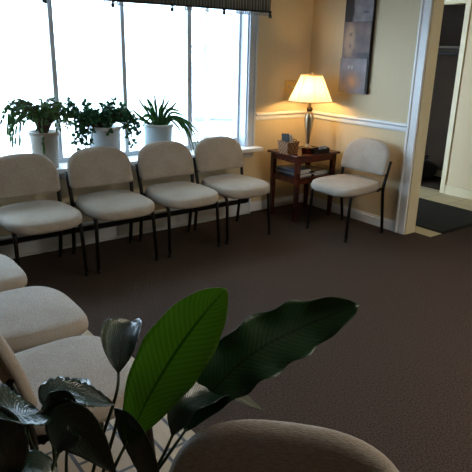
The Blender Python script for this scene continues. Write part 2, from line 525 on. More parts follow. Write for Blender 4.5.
struct('jamb', boxes((0, 0.12, 0.0, 0.012, 0, CZ), (0, 0.12, 0.012, CY1-CY0, CZ-0.012, CZ)), 'cream_trim', '', '', d2)

# window
w1 = thing('window_1', 'wide white framed window over the chairs with pots on its sill', 'window', (0, 0, 0)); w1['kind'] = 'structure'
FY0, FY1 = 0.10, 0.15
struct('window_frame', boxes((WX0, WX0+0.03, FY0, FY1, WZ0, WZ1), (WX1-0.03, WX1, FY0, FY1, WZ0, WZ1), (WX0+0.03, WX1-0.03, FY0, FY1, WZ0, WZ0+0.035), (WX0+0.03, WX1-0.03, FY0, FY1, WZ1-0.03, WZ1), bev=0.003), 'window_paint', '', '', w1)
# lining + interior casing
struct('window_lining', boxes((WX1-0.012, WX1, 0.0, FY0, WZ0, WZ1), (WX0, WX0+0.012, 0.0, FY0, WZ0, WZ1), (WX0, WX1, 0.0, FY0, WZ1-0.012, WZ1)), 'window_paint', '', '', w1)
struct('window_casing', boxes((WX1, WX1+0.085, -0.018, 0, WZ0, WZ1+0.09), (WX1+0.060, WX1+0.085, -0.026, -0.018, WZ0, WZ1+0.09), (WX0-0.085, WX0, -0.018, 0, WZ0, WZ1+0.09), (WX0, WX1, -0.018, 0, WZ1, WZ1+0.09), bev=0.003), 'window_paint', '', '', w1)
struct('window_sill', boxes((WX0-0.11, WX1+0.11, -0.125, FY0+0.02, WZ0-0.035, WZ0-0.001), bev=0.006), 'white', '', '', w1)
struct('apron', boxes((WX0-0.085, WX1+0.085, -0.016, 0, WZ0-0.095, WZ0-0.035), bev=0.003), 'white', '', '', w1)
MX = [-3.06, -2.474, -1.916, -1.307]
for x, hw in zip(MX, (0.018, 0.018, 0.017, 0.022)):
    struct('mullion', boxes((x-hw, x+hw, FY0+0.002, FY1-0.002, WZ0+0.035, WZ1-0.03), bev=0.003), 'window_paint', '', '', w1)
ed = [WX0+0.03] + MX + [WX1-0.03]
for a, b in zip(ed, ed[1:]):
    struct('pane', boxes((a, b, 0.128, 0.132, WZ0+0.035, WZ1-0.03)), 'glass', '', '', w1)
struct('sash_rail', boxes((-1.285, WX1-0.03, FY0+0.01, FY1-0.01, WZ0+0.035, WZ0+0.065)), 'window_paint', '', '', w1)
bm = nb(); tube(bm, smooth_path([(-2.535, 0.09, 1.98), (-2.525, 0.088, 1.4), (-2.515, 0.088, 0.95)], 12), 0.0025, 6)
c = obj('blind_cord', bm, 'white', w1); c['kind'] = 'structure'

# baseboard heater along the window wall
h = thing('baseboard_heater', 'long off-white baseboard heater behind the window chairs', 'heater', (0, 0, 0))
bm = boxes((-4.2, -0.745, -0.050, -0.001, 0.155, 0.168), (-4.2, -0.745, -0.014, -0.001, 0.015, 0.155), (-4.2, -0.745, -0.062, -0.056, 0.022, 0.112), (-4.2, -0.745, -0.052, -0.014, 0.0, 0.014), bev=0.0015)
obj('housing', bm, 'heater', h)
bm = nb()
x = -4.19
while x < -0.77:
    box(bm, x, x+0.003, -0.05, -0.015, 0.05, 0.148); x += 0.02
obj('fins', bm, 'black_metal', h)
obj('slot_shade_strip', boxes((-4.2, -0.745, -0.054, -0.050, 0.118, 0.150)), 'black_metal', h)  # black strip standing in for the shade inside the heater slot
obj('end_cap', boxes((-0.749, -0.735, -0.066, -0.001, 0.0, 0.17), bev=0.003), 'heater', h)
obj('end_cap', boxes((-4.214, -4.2, -0.066, -0.001, 0.0, 0.17), bev=0.003), 'heater', h)

# ------------------------------------------------------------------ chairs
def outline_seat(n=56):
    pts = []
    for i in range(n):
        t = 2*PI*i/n
        c, s = math.cos(t), math.sin(t)
        e = 2/3.5
        x = 0.250*math.copysign(abs(c)**e, c)
        y = 0.262*math.copysign(abs(s)**(2/3.0), s)
        x *= 1 - 0.06*(y/0.25)              # wider at the front (-y)
        pts.append((x, y - 0.02))
    return pts

def outline_back():
    W, H = 0.248, 0.282
    pts = []
    for i in range(7):                       # bottom right corner
        t = -PI/2 + PI/2*i/6
        pts.append((W-0.035+0.035*math.cos(t), 0.035+0.035*math.sin(t)))
    zc = 0.095
    n = 26
    for i in range(1, n):
        t = PI*i/n
        c, s = math.cos(t), math.sin(t)
        e = 2/2.75
        pts.append((W*math.copysign(abs(c)**e, c), zc + (H-zc)*abs(s)**e))
    for i in range(7):
        t = PI + PI/2*i/6
        pts.append((-W+0.035+0.035*math.cos(t), 0.035+0.035*math.sin(t)))
    for i in range(1, 8):
        pts.append((-W+0.035 + (2*W-0.07)*i/8, 0.0))
    return pts

def make_chair():
    t = thing('waiting_chair', '', 'chair')
    # seat
    def fs(x, y, h, c):
        dome = 0.012*(1 - c*c) if False else 0
        z = 0.386 + h
        if c < 0: z += 0.012*(abs(c))        # crowned top
        z -= 0.018*max(0, (-y-0.14)/0.14)**2   # waterfall front
        z += 0.006*(y/0.25)
        return (x, y, z)
    bm = nb()
    pad(bm, outline_seat(), [(0.026, 0.0), (0.010, 0.003), (0.002, 0.012), (0.0, 0.028), (0.003, 0.045), (0.011, 0.058), (0.026, 0.065)], fs)
    obj('seat', bm, 'fabric', t)
    # backrest: (x, height) curved towards the sitter at its sides, leaning back
    def fb(x, z, h, c):
        hh = h + (0.008*abs(c) if c < 0 else -0.004*abs(c))
        y = 0.165 + 0.235*z - 0.12*x*x + 0.30*z*z*0.6 - hh + 0.03
        return (x, y, 0.510 + z*0.985)
    bm = nb()
    pad(bm, outline_back(), [(0.022, 0.0), (0.008, 0.004), (0.001, 0.013), (0.0, 0.022), (0.003, 0.034), (0.011, 0.042), (0.024, 0.047)], fb)
    obj('backrest', bm, 'fabric', t)
    for s in (-1, 1):
        bm = nb()       # front leg bends back under the seat as the side rail
        tube(bm, fillet([(s*0.226, -0.228, 0.012), (s*0.216, -0.200, 0.385), (s*0.222, 0.165, 0.400)], 0.05), 0.0128, 10)
        fl = obj('leg', bm, 'black_metal', t)
        bm = nb(); lathe(bm, [(0, 0), (0.0135, 0), (0.0145, 0.004), (0.0145, 0.022), (0.012, 0.026), (0, 0.026)], 12, s*0.226, -0.228)
        obj('glide', bm, 'black_plastic', fl)
        bm = nb()       # rear leg continues up as the back upright
        tube(bm, fillet([(s*0.232, 0.225, 0.012), (s*0.236, 0.170, 0.40), (s*0.243, 0.195, 0.53), (s*0.246, 0.222, 0.635)], 0.06), 0.0135, 10, flat=(0.9, 1.1))
        rl = obj('leg', bm, 'black_metal', t)
        bm = nb(); lathe(bm, [(0, 0), (0.0135, 0), (0.0145, 0.004), (0.0145, 0.022), (0.012, 0.026), (0, 0.026)], 12, s*0.232, 0.225)
        obj('glide', bm, 'black_plastic', rl)
    for yy in (-0.14, 0.14):
        bm = nb(); tube(bm, [(-0.218, yy, 0.384), (0.218, yy, 0.384)], 0.010, 8)
        obj('crossbar', bm, 'black_metal', t)
    return t

def copy_tree(o, parent=None):
    c = o.copy(); C.objects.link(c)
    if parent: c.parent = parent
    for ch in [q for q in bpy.data.objects if q.parent == o]:
        copy_tree(ch, c)
    return c

chair0 = make_chair()
G1, G2 = 'chairs in a row under the window', 'chairs in the row along the left side'
chairs = [
    (-2.866, -0.435, 0.04, 'beige fabric chair under the window, leftmost of that row, in front of the arching cactus', G1),
    (-2.312, -0.430, -0.02, 'beige fabric chair under the window in front of the jade plant', G1),
    (-1.752, -0.435, 0.0, 'beige fabric chair under the window in front of the strap-leaved plant', G1),
    (-1.216, -0.420, 0.02, 'beige fabric chair under the window nearest the wooden side table', G1),
    (-0.365, -0.930, -PI/2, 'lone beige fabric chair right of the side table, against the chair rail wall', None),
    (-3.520, -1.290, PI/2, 'beige chair of the left row nearest the window, only its seat corner showing', G2),
    (-3.455, -1.880, PI/2, 'beige chair in the middle of the left row, full seat showing', G2),
    (-3.460, -2.445, PI/2 + 0.02, 'beige chair of the left row closest to the leafy foreground plant, seat and back showing', G2),
    (-3.510, -3.589, -math.radians(47), 'beige chair back cut off by the bottom edge, right of the foreground plant', None),
]
for i, (x, y, r, lab, g) in enumerate(chairs):
    o = chair0 if i == 0 else copy_tree(chair0)
    o.location = (x, y, 0); o.rotation_euler = (0, 0, r)
    o['label'] = lab
    if g: o['group'] = g
    elif 'group' in o: del o['group']

# ------------------------------------------------------------------ side table and the things on it
TX, TY, TR, TH = -0.333, -0.333, math.radians(-0.8), 0.615
t = thing('side_table', 'dark cherry wood side table with a lower shelf in the corner', 'table', (TX, TY, 0), TR)
bm = boxes((-0.272, 0.272, -0.206, 0.206, TH-0.020, TH), bev=0.006)
obj('table_top', bm, 'wood', t)
for sx in (-1, 1):
    for sy in (-1, 1):
        bm = nb()
        cx, cy = sx*0.220, sy*0.166
        lo = [bm.verts.new((cx+a*0.016, cy+b*0.016, 0)) for a, b in ((-1,-1),(1,-1),(1,1),(-1,1))]
        hi = [bm.verts.new((cx+a*0.023, cy+b*0.023, TH-0.020)) for a, b in ((-1,-1),(1,-1),(1,1),(-1,1))]
        bm.faces.new(lo[::-1]); bm.faces.new(hi)
        for k in range(4): bm.faces.new((lo[k], lo[(k+1)%4], hi[(k+1)%4], hi[k]))
        bmesh.ops.bevel(bm, geom=list(bm.edges), offset=0.003, segments=2, affect='EDGES')
        obj('leg', bm, 'wood', t)
obj('apron', boxes((-0.197, 0.197, -0.181, -0.166, TH-0.075, TH-0.020), (-0.197, 0.197, 0.166, 0.181, TH-0.075, TH-0.020),
                   (-0.235, -0.220, -0.143, 0.143, TH-0.075, TH-0.020), (0.220, 0.235, -0.143, 0.143, TH-0.075, TH-0.020)), 'wood', t)
SH = 0.40
obj('shelf', boxes((-0.230, 0.230, -0.176, 0.176, SH-0.016, SH), bev=0.003), 'wood', t)
obj('shelf_rail', boxes((-0.197, 0.197, -0.180, -0.167, SH-0.05, SH-0.016), (-0.197, 0.197, 0.167, 0.180, SH-0.05, SH-0.016), (-0.233, -0.221, -0.143, 0.143, SH-0.05, SH-0.016), (0.221, 0.233, -0.143, 0.143, SH-0.05, SH-0.016)), 'wood', t)

def on_table(x, y, z):
    c, s = math.cos(TR), math.sin(TR)
    return (TX + c*x - s*y, TY + s*x + c*y, z)

mags = [('2a3a50', 'dark blue cover', -0.105, 0.0, 0.05), ('5b6470', 'grey cover', -0.105, -0.01, -0.08), ('6e7278', 'pale cover', -0.12, 0.01, 0.02),
        ('262b33', 'near-black cover', -0.11, 0.0, 0.12), ('3a4a5e', 'slate blue cover', -0.12, -0.005, -0.03)]
def magazine(col, x, y, r, z, lab, th=0.007):
    p = on_table(x, y, z)
    g = thing('magazine', lab, 'magazine', p, TR + r, 'magazines on the lower table shelf')
    cm = noisy('magazine_cover_' + col, col, col, 5, 0.35)
    obj('cover', boxes((-0.095, 0.095, -0.13, 0.13, 0, 0.001), (-0.095, 0.095, -0.13, 0.13, th-0.001, th), (-0.096, -0.095, -0.13, 0.13, 0, th)), cm, g)
    obj('pages', boxes((-0.094, 0.092, -0.127, 0.127, 0.001, th-0.001)), 'paper', g)
z = SH + 0.0005
for k, (col, d, x, y, r) in enumerate(mags):
    where = ['bottom of', 'second from the bottom in', 'middle of', 'second from the top in', 'top of'][k]
    magazine(col, x, y, r, z, 'magazine with %s, %s the left shelf stack' % (d, where), 0.013); z += 0.0135
z = SH + 0.0005
for k, (col, d, x, y, r) in enumerate([('30363e', 'charcoal cover', 0.115, 0.0, 0.03), ('485460', 'grey-blue cover', 0.115, 0.0, -0.07), ('1e242c', 'black cover', 0.112, 0.0, 0.08)]):
    where = ['bottom of', 'middle of', 'top of'][k]
    magazine(col, x, y, r, z, 'magazine with %s, %s the right shelf stack' % (d, where), 0.012); z += 0.0125

# lamp
LX, LY = -0.255, -0.295
lamp = thing('table_lamp', 'lit table lamp with pleated cream shade and brass vase base', 'lamp', (LX, LY, TH))
bm = nb(); lathe(bm, [(0, 0), (0.062, 0), (0.064, 0.006), (0.058, 0.012), (0.040, 0.018), (0.030, 0.026), (0.021, 0.036), (0.016, 0.046), (0.018, 0.052), (0, 0.052)])
obj('base', bm, 'nickel', lamp)
bm = nb(); lathe(bm, [(0, 0.0525), (0.014, 0.0525), (0.017, 0.07), (0.022, 0.11), (0.030, 0.17), (0.038, 0.23), (0.042, 0.275), (0.040, 0.31), (0.031, 0.335), (0.024, 0.35), (0, 0.35)])
obj('vase_body', bm, 'nickel', lamp)
bm = nb(); lathe(bm, [(0, 0.3505), (0.022, 0.3505), (0.028, 0.362), (0.027, 0.380), (0.016, 0.390), (0.012, 0.40), (0.010, 0.46), (0, 0.46)])
obj('neck', bm, 'bronze', lamp)
bm = nb(); lathe(bm, [(0, 0.47), (0.018, 0.478), (0.030, 0.50), (0.032, 0.525), (0.022, 0.55), (0.012, 0.562), (0, 0.565)], 20)
obj('bulb', bm, 'bulb', lamp)
bm = nb()     # shade: eight panels, gently belled
seg = 8; sub = 5
levels = [(0.203, 0.445), (0.200, 0.450), (0.176, 0.50), (0.150, 0.555), (0.126, 0.61), (0.104, 0.655), (0.097, 0.672)]
rows = []
for (r, zz) in levels:
    row = []
    for k in range(seg*sub):
        a = 2*PI*k/(seg*sub)
        u = (k % sub)/sub - 0.5
        rr = r*(1 - 0.030*(1 - (2*abs(((k % sub)/sub)-0.5))**2))
        row.append(bm.verts.new((rr*math.cos(a+0.2), rr*math.sin(a+0.2), zz)))
    rows.append(row)
for a, b in zip(rows, rows[1:]):
    for k in range(seg*sub):
        bm.faces.new((a[k], a[(k+1) % (seg*sub)], b[(k+1) % (seg*sub)], b[k])).smooth = True
shade = obj('lamp_shade', bm, 'shade', lamp)
bm = nb()
for k in range(seg):
    a = 2*PI*k/seg + 0.2
    tube(bm, [(r*1.004*math.cos(a), r*1.004*math.sin(a), zz) for r, zz in levels], 0.0022, 6)
for (r, zz) in (levels[0], levels[-1]):
    tube(bm, [(r*math.cos(2*PI*k/seg/sub+0.2)*0.993, r*math.sin(2*PI*k/seg/sub+0.2)*0.993, zz) for k in range(seg*sub+1)], 0.004, 6, cap=False)
MAT['shade_trim'] = noisy('shade_trim', 'b89a68', 'c0a270', 10, 0.8)
obj('shade_piping', bm, 'shade_trim', shade)
bm = nb()
tube(bm, [(0.096, 0, 0.668), (-0.096, 0, 0.668)], 0.002, 6); tube(bm, [(0, 0.096, 0.668), (0, -0.096, 0.668)], 0.002, 6)
for s in (-1, 1):
    tube(bm, smooth_path([(s*0.010, 0, 0.455), (s*0.05, 0, 0.50), (s*0.055, 0, 0.57), (s*0.03, 0, 0.64), (0, 0, 0.668)], 12), 0.0015, 6)
obj('harp', bm, 'nickel', lamp)
bm = nb(); lathe(bm, [(0, 0.670), (0.008, 0.670), (0.006, 0.678), (0.011, 0.688), (0.009, 0.700), (0, 0.706)], 14)
obj('finial', bm, 'nickel', lamp)

# wicker basket with envelopes and pens
bx, by = -0.238, -0.045
b = thing('wicker_basket', 'woven wicker basket at the left end of the side table', 'basket', on_table(bx, by, TH), TR)
bm = nb()
def rrect(w, d, r=0.02, n=4):
    out = []
    for (sx, sy, a0) in ((1, 1, 0), (-1, 1, PI/2), (-1, -1, PI), (1, -1, 3*PI/2)):
        for i in range(n + 1):
            a = a0 + PI/2*i/n
            out.append((sx*(w-r) + r*math.cos(a), sy*(d-r) + r*math.sin(a)))
    return out
secs = [(0.058, 0.070, 0.0), (0.062, 0.074, 0.03), (0.066, 0.078, 0.07), (0.068, 0.080, 0.105), (0.062, 0.074, 0.105), (0.058, 0.070, 0.05), (0.053, 0.065, 0.006)]
R_ = [[bm.verts.new((x, y, zz)) for x, y in rrect(w, d)] for w, d, zz in secs]
for p, q in zip(R_, R_[1:]):
    for k in range(len(p)): bm.faces.new((p[k], p[(k+1) % len(p)], q[(k+1) % len(p)], q[k]))
bm.faces.new(R_[0][::-1]); bm.faces.new(R_[-1])
obj('basket_body', bm, 'wicker', b)
bm = nb()
rim = rrect(0.067, 0.079); pts = []
for k in range(len(rim)*3+1):
    i = k/3; a = Vector(rim[int(i) % len(rim)]); c_ = Vector(rim[(int(i)+1) % len(rim)]); p = a.lerp(c_, i-int(i))
    pts.append((p.x, p.y, 0.106 + 0.003*math.sin(k*2.0)))
tube(bm, pts, 0.006, 7, cap=False)
for s in (-1, 1):
    tube(bm, smooth_path([(s*0.066, -0.03, 0.10), (s*0.080, -0.02, 0.118), (s*0.080, 0.02, 0.118), (s*0.066, 0.03, 0.10)], 10), 0.004, 6)
obj('rim', bm, 'wicker', b)
def in_basket(x, y, z):
    p = Vector(on_table(bx, by, TH)); return (p.x + x, p.y + y, p.z + z)
for k, (x, rx, ry, hh, m, lab) in enumerate([(-0.036, -0.10, 0.0, 0.165, 'tassel', 'black leaflet at the left inside the wicker basket'),
                                           (-0.016, -0.10, 0.0, 0.160, 'paper', 'taller white leaflet standing in the middle of the wicker basket'),
                                           (0.006, -0.06, 0.0, 0.150, 'paper', 'shorter white leaflet at the right inside the wicker basket')]):
    o = obj('leaflet', boxes((-0.003, 0.003, -0.045, 0.045, 0, hh), bev=0.001), m)
    o.location = in_basket(x, -0.008, 0.014); o.rotation_euler = (rx, ry, 0)
    tag(o, lab, 'leaflet', 'leaflets in the basket')

# business card holder, wooden block, tissue-size things
ch = thing('card_holder', 'black card holder with pale cards at the front right of the side table', 'card holder', on_table(0.055, -0.155, TH), TR + 0.05)
obj('tray', boxes((-0.10, 0.10, -0.022, 0.022, 0, 0.010), (-0.10, 0.10, -0.026, -0.020, 0, 0.034), (-0.10, 0.10, 0.016, 0.022, 0, 0.045), (-0.10, -0.094, -0.02, 0.016, 0.01, 0.04), (0.094, 0.10, -0.02, 0.016, 0.01, 0.04), bev=0.001), 'black_plastic', ch)
MAT['card'] = noisy('grey_card', '8c9094', '969a9e', 8, 0.7)
cd = obj('card_stack', boxes((-0.045, 0.045, -0.010, 0.010, 0, 0.045)), 'card'); cd.location = on_table(0.085, -0.156, TH+0.0105); cd.rotation_euler = (0, 0, TR+0.05)
tag(cd, 'stack of pale cards upright in the black holder', 'cards')
wb = thing('wooden_box', 'small brown wooden box between the basket and the black card holder', 'box', on_table(-0.060, -0.10, TH), TR + 0.15)
obj('box_body', boxes((-0.035, 0.035, -0.03, 0.03, 0, 0.035), bev=0.003), 'wood', wb)
obj('lid', boxes((-0.037, 0.037, -0.032, 0.032, 0.0355, 0.045), bev=0.003), 'wood', wb)

# ------------------------------------------------------------------ on the walls
MAT['plate'] = noisy('aged_ivory_plate', 'd8bc80', 'dcc088', 6, 0.4)
sw = thing('light_switch_plate', 'cream double switch plate on the window wall left of the lamp shade', 'switch', (-0.245, 0, 1.165))
obj('plate', boxes((-0.068, 0.068, -0.007, 0, -0.058, 0.058), bev=0.003), 'plate', sw)
for s in (-1, 1):
    obj('toggle', boxes((s*0.026-0.006, s*0.026+0.006, -0.018, -0.007, -0.012, 0.010), bev=0.002), 'paper', sw)
PY0, PY1 = -0.752, -0.436
pic = thing('panel_picture', 'tall dark-edged wall picture of three stacked abstract panels', 'picture', (0, (PY0+PY1)/2, 1.144))
hw = (PY1-PY0)/2
a1 = art_mat('art_print_lower', '8c8488', '6c666c', [(0.03, 0.13, 0.11, 0.11, 'a87c58', 0.9), (0.04, 0.12, 0.05, 0.06, 'c08c60', 0.8), (0.085, 0.245, 0.014, 0.018, 'b8b4b0', 0.4), (0.05, 0.245, 0.014, 0.018, 'b0acaa', 0.4)])
a2 = art_mat('art_print_middle', '7c6a62', '5c5052', [(0.10, 0.17, 0.075, 0.17, 'a88c74', 0.5), (0.09, 0.22, 0.03, 0.022, '6c5c58', 0.8), (0.09, 0.12, 0.02, 0.03, '7a6660', 0.8), (-0.08, 0.04, 0.13, 0.04, '3a3438', 0.5)])
a3 = art_mat('art_print_upper', '8a8688', '6c686c', [(0.13, 0.15, 0.07, 0.26, '2a282c', 0.3), (-0.06, 0.10, 0.035, 0.018, '50505c', 0.5)])
obj('backing', boxes((-0.032, -0.002, -hw, hw, 0, 0.92), bev=0.002), 'black_plastic', pic)
for k, (am, z0, z1, dy) in enumerate([(a1, 0, 0.298, 0.012), (a2, 0.300, 0.598, 0), (a3, 0.600, 0.918, -0.004)]):
    o = obj('panel', boxes((-0.038, -0.0325, -hw+0.004+dy, hw-0.004+dy, 0, z1-z0), bev=0.001), am, pic)
    o.location.z = z0

# ------------------------------------------------------------------ valance
v = thing('window_valance', 'dark striped cloth valance with beaded fringe over the window', 'valance', (0, 0, 0))
VX0, VX1, VZ0, VZ1, VY = -3.95, -0.645, 1.797, 2.20, -0.15
seams = [-0.665 - 0.484*k for k in range(0, 7)]
bm = nb()
nx = 330
front = []
for i in range(nx + 1):
    x = VX0 + (VX1-VX0)*i/nx
    d = min(abs(x - s) for s in seams)
    y = VY + 0.006*math.sin(x*2*PI/0.11) - 0.004*math.cos(x*2*PI/0.056)*0.4
    if d < 0.02: y += 0.012*(1 - d/0.02)
    front.append([bm.verts.new((x, y + (0.006 if zz > 2.1 else 0)*0, zz)) for zz in (VZ0, 1.88, 1.97, 2.08, VZ1)])
for a, b_ in zip(front, front[1:]):
    for k in range(4): bm.faces.new((a[k], b_[k], b_[k+1], a[k+1])).smooth = True
rf = front[-1]
ret = [bm.verts.new((VX1+0.003, -0.001, q.co.z)) for q in rf]
for k in range(4): bm.faces.new((rf[k], ret[k], ret[k+1], rf[k+1]))
cl = obj('valance_cloth', bm, 'valance', v, fix=False)
sol = cl.modifiers.new('thickness', 'SOLIDIFY'); sol.thickness = 0.004
obj('mounting_board', boxes((VX0, VX1-0.005, -0.135, -0.001, VZ1-0.03, VZ1-0.01)), 'wood', v)
bm = nb()
x = VX0 + 0.01
while x < VX1 - 0.005:
    pts = [(x + 0.008*math.cos(a), VY - 0.005, VZ0 - 0.012 + 0.013*math.sin(a)) for a in [2*PI*k/8 for k in range(9)]]
    tube(bm, pts, 0.0036, 4, cap=False)
    lathe(bm, [(0, VZ0-0.033), (0.0045, VZ0-0.029), (0, VZ0-0.024)], 6, x, VY-0.005)
    x += 0.0195
obj('bead_fringe', bm, 'fringe', v)
obj('fringe_band', boxes((VX0, VX1, VY-0.010, VY-0.005, VZ0-0.002, VZ0+0.010)), 'tassel', v)
for s in seams:
    bm = nb()
    lathe(bm, [(0, VZ0-0.045), (0.016, VZ0-0.044), (0.013, VZ0-0.020), (0.007, VZ0-0.012), (0.012, VZ0-0.002), (0.010, VZ0+0.010), (0, VZ0+0.014)], 10, s, VY-0.012)
    obj('tassel', bm, 'tassel', v)

# ------------------------------------------------------------------ window sill plants
def pot_parts(root, r0, r1, hgt, m, lip=0.03):
    bm = nb()
    lathe(bm, [(0, 0), (r0, 0), (r0+(r1-r0)*0.88, hgt-lip), (r1+0.006, hgt-lip+0.002), (r1+0.008, hgt-0.003), (r1+0.004, hgt), (r1-0.006, hgt), (r1-0.010, hgt-0.03), (0, hgt-0.03)], 32)
    p = obj('pot', bm, m, root)
    bm = nb(); lathe(bm, [(0, hgt-0.028), (0.4*r1, hgt-0.020), (r1-0.011, hgt-0.026), (r1-0.011, hgt-0.0295), (0, hgt-0.0295)], 20)
    obj('soil', bm, 'soil', root)
    return p
SZ = WZ0 - 0.0005
def leafquad(bm, p, d, n, l, w):
    """a small pointed leaf: p base, d direction, n normal"""
    d = d.normalized(); s = d.cross(n)
    if s.length < 1e-4: s = d.cross(Vector((0.3, 0.8, 0.2)))
    s.normalize(); n = s.cross(d)
    pts = [(0, 0, 0), (0.3, 0.42, 0.05), (0.65, 0.5, 0.06), (0.92, 0.28, 0.02), (1, 0, -0.02), (0.92, -0.28, 0.02), (0.65, -0.5, 0.06), (0.3, -0.42, 0.05)]
    top = [bm.verts.new(p + d*l*a + s*w*b + n*l*(c+0.04)) for a, b, c in pts]
    bot = [bm.verts.new(p + d*l*a + s*w*b + n*l*(c-0.04)) for a, b, c in pts]
    bm.faces.new(top); bm.faces.new(bot[::-1])
    for k in range(8): bm.faces.new((top[k], bot[k], bot[(k+1) % 8], top[(k+1) % 8]))

# arching holiday cactus
p1 = thing('holiday_cactus', 'arching segmented cactus in a taupe pot, leftmost on the window sill', 'potted plant', (-2.625, 0.0, SZ))
pot_parts(p1, 0.086, 0.104, 0.262, 'pot_grey')
st, lf = nb(), nb()
rnd = random.Random(3)
for i in range(86):
    a = rnd.uniform(0, 2*PI)
    side = math.cos(a)
    reach = rnd.uniform(0.08, 0.31)*(0.6 + 0.4*abs(side))
    top = rnd.uniform(0.10, 0.27)
    drop = rnd.uniform(-0.04, 0.20)*(1.2 if side < 0 else 0.35) if reach > 0.19 else rnd.uniform(-0.08, 0.0)
    ex, ey = reach*side, 0.085*math.sin(a) - 0.01
    pts = smooth_path([(0.02*side, 0.02*math.sin(a), 0.24), (ex*0.35, ey*0.5, 0.25+top*0.8), (ex*0.8, ey*0.9, 0.26+top*0.8), (ex, ey, 0.25+top*0.5-drop)], 9)
    tube(st, pts[:7], 0.006, 6, 0.003)
    for j in range(2, 9):
        d = pts[j+1] - pts[j]
        leafquad(lf, pts[j], d, Vector((rnd.uniform(-.5,.5), -1, rnd.uniform(-.3,.3))), max(d.length*1.0, 0.022), 0.015)
        if rnd.random() < 0.45:
            leafquad(lf, pts[j], d + Vector((rnd.uniform(-.03,.03), 0, rnd.uniform(-.02,.03))), Vector((rnd.uniform(-.5,.5), -1, 0)), 0.026, 0.014)
obj('stems', st, 'woody', p1)
f = obj('foliage', lf, 'cactus', p1)

# jade plant
p2 = thing('jade_plant', 'bushy jade plant sprawling over a pale pot on the window sill', 'potted plant', (-2.155, 0.0, SZ))
pot_parts(p2, 0.112, 0.122, 0.272, 'pot_white')
st, lf = nb(), nb()
ends = [(-0.27,.03,.47),(-0.12,.03,.45),(0.0,.02,.42),(0.10,.02,.46),(0.17,.02,.42),(0.28,-.02,.26),(0.27,-.06,.20),(-0.33,-.02,.42),(-0.27,-.05,.16),(-0.21,-.08,.07),(-0.24,-.06,.20),(-0.30,-.02,.40),(-0.24,.02,.43),(-0.20,-.05,.33),(-0.15,0,.42),(-0.10,-.03,.36),(-0.05,.02,.34),(0.03,-.02,.41),(0.06,.03,.44),(0.10,-.04,.38),(0.14,0,.36),(0.20,-.02,.35),(0.24,0,.32),
        (-0.26,-.05,.24),(-0.22,-.04,.17),(-0.17,-.10,.10),(-0.24,-.07,.10),(-0.28,-.03,.30),(-0.20,-.09,.20),(0.20,-.05,.22),(0.22,-.06,.14),(0.26,-.03,.18),(0.17,-.10,.12),(0.24,-.05,.27),(-0.03,-.10,.27),(-0.02,-.13,.24),(0.0,-.09,.31),(-0.31,0,.36),(0.12,-.08,.30),(-0.12,-.08,.30)]
for (x, y, z) in ends:
    k = 0.30 if z > 0.28 else 0.36
    pts = smooth_path([(x*0.12, y*0.3, 0.25), (x*0.55, y*0.7, k+0.02), (x, y, z)], 9)
    tube(st, pts, 0.007, 6, 0.004)
    for j in range(3, 10):
        for q in range(7):
            d = Vector((rnd.uniform(-1, 1), rnd.uniform(-1, 0.7), rnd.uniform(-0.3, 1)))
            leafquad(lf, pts[j] + d*0.004, d, Vector((rnd.uniform(-1,1), rnd.uniform(-1,1), 0.5)), rnd.uniform(0.024, 0.036), 0.024)
obj('stems', st, 'woody', p2)
obj('foliage', lf, 'jade', p2)

# strap-leaved plant
p3 = thing('spider_plant', 'strap-leaved plant in a pale blue pot, rightmost on the window sill', 'potted plant', (-1.685, 0.0, SZ))
pot_parts(p3, 0.108, 0.120, 0.262, 'pot_blue')
lf = nb()
def strap(bm, pts, w, fold=0.3, n=14):
    P = smooth_path(pts, n)
    rows = []
    for i, p in enumerate(P):
        t = (P[min(i+1, n)] - P[max(i-1, 0)]).normalized()
        s = t.cross(Vector((0.1, -0.9, 0.35))).normalized()
        nn = s.cross(t)
        ww = w*(math.sin(PI*min(1, 0.25 + 0.75*i/n)**1.3)**0.8 + 0.03) if i < n else 0.0006
        rows.append([bm.verts.new(p - s*ww + nn*ww*fold), bm.verts.new(p - nn*0.001), bm.verts.new(p + s*ww + nn*ww*fold), bm.verts.new(p - nn*0.0025)])
    for a, b in zip(rows, rows[1:]):
        for k in range(4):
            bm.faces.new((a[k], a[(k+1) % 4], b[(k+1) % 4], b[k])).smooth = True
    bm.faces.new(rows[0]); bm.faces.new(rows[-1][::-1])
tips = [(-0.24,.0,.40,.30),(-0.26,-.02,.34,.30),(-0.17,.02,.49,.36),(0.13,.02,.46,.38),(0.20,.02,.43,.36),(0.07,.0,.50,.38),(-0.11,.0,.50,.38),(0.25,-.02,.30,.36),(-0.20,.0,.36,.30),(-0.15,-.03,.44,.36),(-0.12,.03,.32,.34),(-0.09,0,.47,.40),(-0.05,-.03,.52,.40),(-0.07,.04,.40,.36),(-0.02,.02,.45,.38),(0.02,-.02,.42,.36),(0.05,.03,.38,.38),(0.10,-.02,.33,.40),(0.15,0,.40,.36),(0.20,-.02,.35,.38),
        (-0.17,-.05,.25,.33),(-0.20,-.02,.30,.34),(-0.10,-.06,.26,.31),
        (0.24,-.04,.14,.34),(0.27,-.03,.05,.33),(0.30,-.06,-.02,.34),(0.26,-.08,-.06,.33),(0.22,-.09,.0,.32),(0.32,-.02,.10,.33),(0.34,-.04,.0,.32),(0.20,-.07,.12,.31),(0.37,-.05,.06,.33)]
for (x, y, z, k) in tips:
    y2 = y - 0.10 if z < 0.1 else y
    strap(lf, [(x*0.15, y*0.3, 0.235), (x*0.45, y*0.6, k-0.02), (x*0.8, (y+y2)/2, max(z, 0.1)*0.5 + k*0.5), (x, y2, z)], rnd.uniform(0.007, 0.012))
obj('foliage', lf, 'spider', p3)

